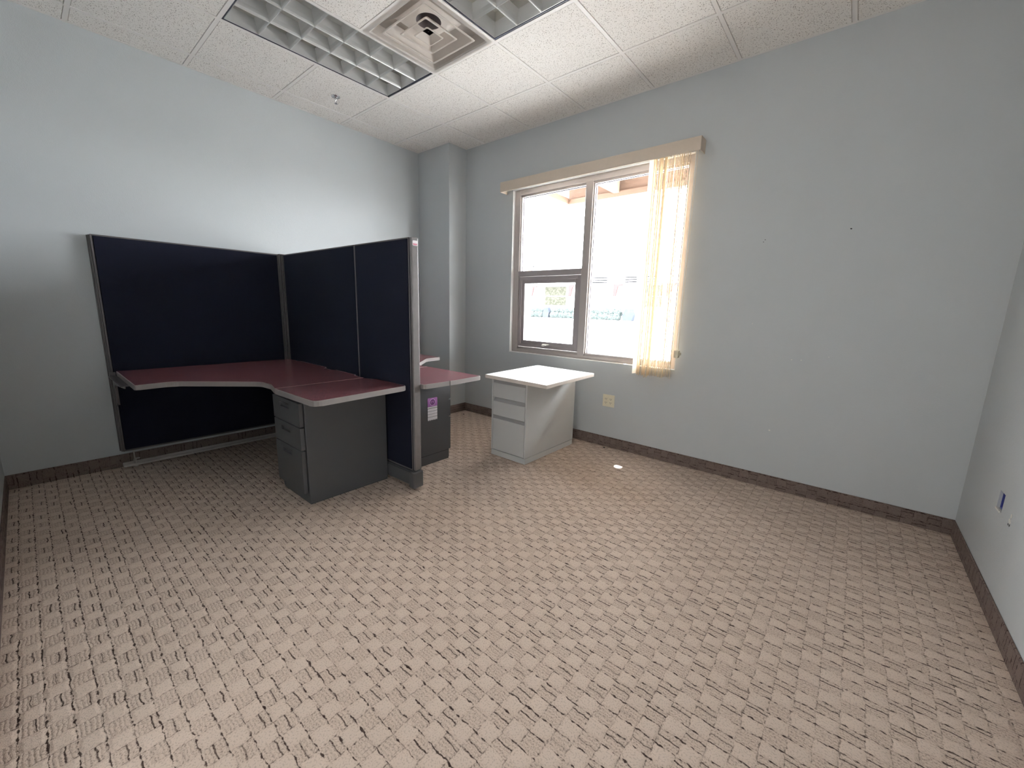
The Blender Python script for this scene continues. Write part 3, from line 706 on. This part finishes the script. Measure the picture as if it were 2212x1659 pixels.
# small dark crumb by the base strip and by the column
for (xx, yy), lb in (((2.478,-.055), 'tiny dark crumb of debris on the carpet near the outlet'), ((.68,-.16), 'tiny dark scrap on the carpet in the corner by the column')):
    b = new(); bmesh.ops.create_icosphere(b, subdivisions=2, radius=.008, matrix=Matrix.Translation((xx, yy, .004)) @ Matrix.Diagonal((1.3,.8,.5,1)))
    for v in b.verts: v.co += Vector((random.uniform(-.001,.001),)*3)
    tag(link('debris', b, M_DARK, None, loc=(xx, yy, 0)), lb, 'debris')

# ------------------------------------------------------------------ outdoors
GZ = -0.12
b = new(); box(b, -90, 60, T+.001, 90, GZ-.1, GZ); struct('ground', b, M_PAVE)
po = empty('porch_canopy', (2.5, 1.2, 2.78)); tag(po, 'tan beamed porch canopy seen through the top of the window', 'canopy')
b = new(); box(b, .58, 6.5, 1.97, 2.07, 2.79, 2.86); box(b, .62, 6.5, 2.0, 2.05, 2.86, 3.0); link('front_beam', b, M_BEAM, po)
b = new(); box(b, .56, .64, .17, 1.97, 2.80, 2.88); link('side_beam', b, M_BEAM, po)
b = new(); box(b, 1.36, 1.44, .17, 1.97, 2.84, 3.0); link('rafter', b, M_BEAM if False else M_DECK, po)
b = new(); box(b, .5, 6.5, .17, 2.2, 3.0, 3.05); link('soffit', b, M_DECK, po)
b = new(); extrude(b, [(-.75,2.72),(.55,3.02),(.55,3.06),(-.75,2.76)], 1, 1.97, 2.03); link('raking_beam', b, M_BEAM, po)
for xx in (.60, 6.4):
    b = new(); box(b, xx-.04-.7*(xx < 1), xx+.04-.7*(xx < 1), 1.98, 2.06, GZ, 2.74); link('post', b, M_DECK, po)

YE = 58.0; KE = (YE - CAM.y)/(45 - CAM.y)
ex = lambda x: CAM.x + (x-CAM.x)*KE
ez = lambda z: CAM.z + (z-CAM.z)*KE
bd = empty('building', (ex(-26), YE, GZ)); tag(bd, 'pale two-storey building across the lot seen through the window', 'building')
b = new(); box(b, ex(-60), ex(10), YE+1.5, YE+12, GZ, 11); link('wall', b, M_STUCCO, bd)
b = new(); box(b, ex(-60), ex(10), YE, YE+1.5, ez(4.62), ez(4.72)); link('balcony_slab', b, M_STUCCO, bd)
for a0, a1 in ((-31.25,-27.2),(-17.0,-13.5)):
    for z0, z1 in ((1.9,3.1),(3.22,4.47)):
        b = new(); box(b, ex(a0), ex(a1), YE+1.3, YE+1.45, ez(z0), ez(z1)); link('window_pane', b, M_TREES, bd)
for a0, a1 in ((-23.1,-20.85),(-18.45,-16.95),(-16.6,-14.2)):
    b = new()
    for z in (4.78, 5.05, 5.35): box(b, ex(a0), ex(a1), YE-.05, YE, ez(z), ez(z)+.17)
    link('balcony_rail', b, M_RAILG, bd)
for xx in (-33.15,-26.6,-20.0,-13.3):
    b = new(); box(b, ex(xx)-.22, ex(xx)+.22, YE-.3, YE+.1, GZ, ez(8.8)); col = link('column', b, M_STUCCO, bd)
    b = new(); extrude(b, [(ex(xx+.15), ez(4.6)), (ex(xx+1.3), ez(4.6)), (ex(xx+1.3), ez(4.4)), (ex(xx+.75), ez(4.3)), (ex(xx+.5), ez(3.1)), (ex(xx+.15), ez(3.1))], 1, YE-.34, YE-.1); link('red_bracket', b, M_RED, col)
b = new()
for k in range(5): box(b, ex(-34.6+.24*k), ex(-34.6+.24*k)+(.2 if k % 2 else .14), YE+1.4, YE+1.49, ez(7.3), ez(7.3)+(.28 if k < 3 else .34))
link('sign_board', b, M_RAILG, bd)['kind'] = 'stuff'
hs = random.Random(11)
def hedge(x0, x1, zt, label):
    b = new(); n = int((x1-x0)/0.9)+1
    for k in range(n):
        for q in range(2):
            xx = x0 + (x1-x0)*(k+.5)/n; r = .62
            mt = Matrix.Translation((xx+hs.uniform(-.1,.1), YE-3+q*.3, GZ+.45+q*.7+hs.uniform(-.08,.08))) @ Matrix.Diagonal((1.1,.9,zt/1.75,1))
            bmesh.ops.create_icosphere(b, subdivisions=3, radius=r, matrix=mt)
    for v in b.verts: v.co += Vector((hs.uniform(-.07,.07), hs.uniform(-.07,.07), hs.uniform(-.07,.07)))
    for v in b.verts: v.co.z = max(v.co.z, GZ)
    o = link('hedge', b, M_HEDGE, None, loc=((x0+x1)/2, YE-3, GZ)); tag(o, label, 'hedge', 'clipped hedges across the lot')
hf = (YE-3-CAM.y)/(45-CAM.y); hx = lambda x: CAM.x + (x-CAM.x)*hf
hedge(hx(-33.6), hx(-30.8), 1.75, 'pale green hedge across the lot, left of the blue bin behind the sash')
hedge(hx(-29.3), hx(-25.0), 1.75, 'pale green hedge across the lot between the bin and the window mullion')
hedge(hx(-23.2), hx(-18.9), 1.9, 'green hedge across the lot through the right window pane')
def planter(x0, x1, z1, label):
    b = new(); a, c_ = hx(x0), hx(x1); w_ = c_-a
    extrude(b, [(a+.08*w_, GZ), (c_-.12*w_, GZ), (c_, GZ+z1*.5), (c_-.2*w_, GZ+z1), (a+.25*w_, GZ+z1), (a, GZ+z1*.4)], 1, YE-3.4, YE-2.6)
    tag(link('refuse_bin', b, M_BIN, None, loc=((a+c_)/2, YE-3, GZ)), label, 'bin', 'slate blue bins across the lot')
planter(-30.6, -29.5, 1.75, 'slate blue bin between two hedges, seen through the small sash')
planter(-18.4, -16.9, 1.75, 'slate blue bin to the right of the green hedge, seen through the large pane')
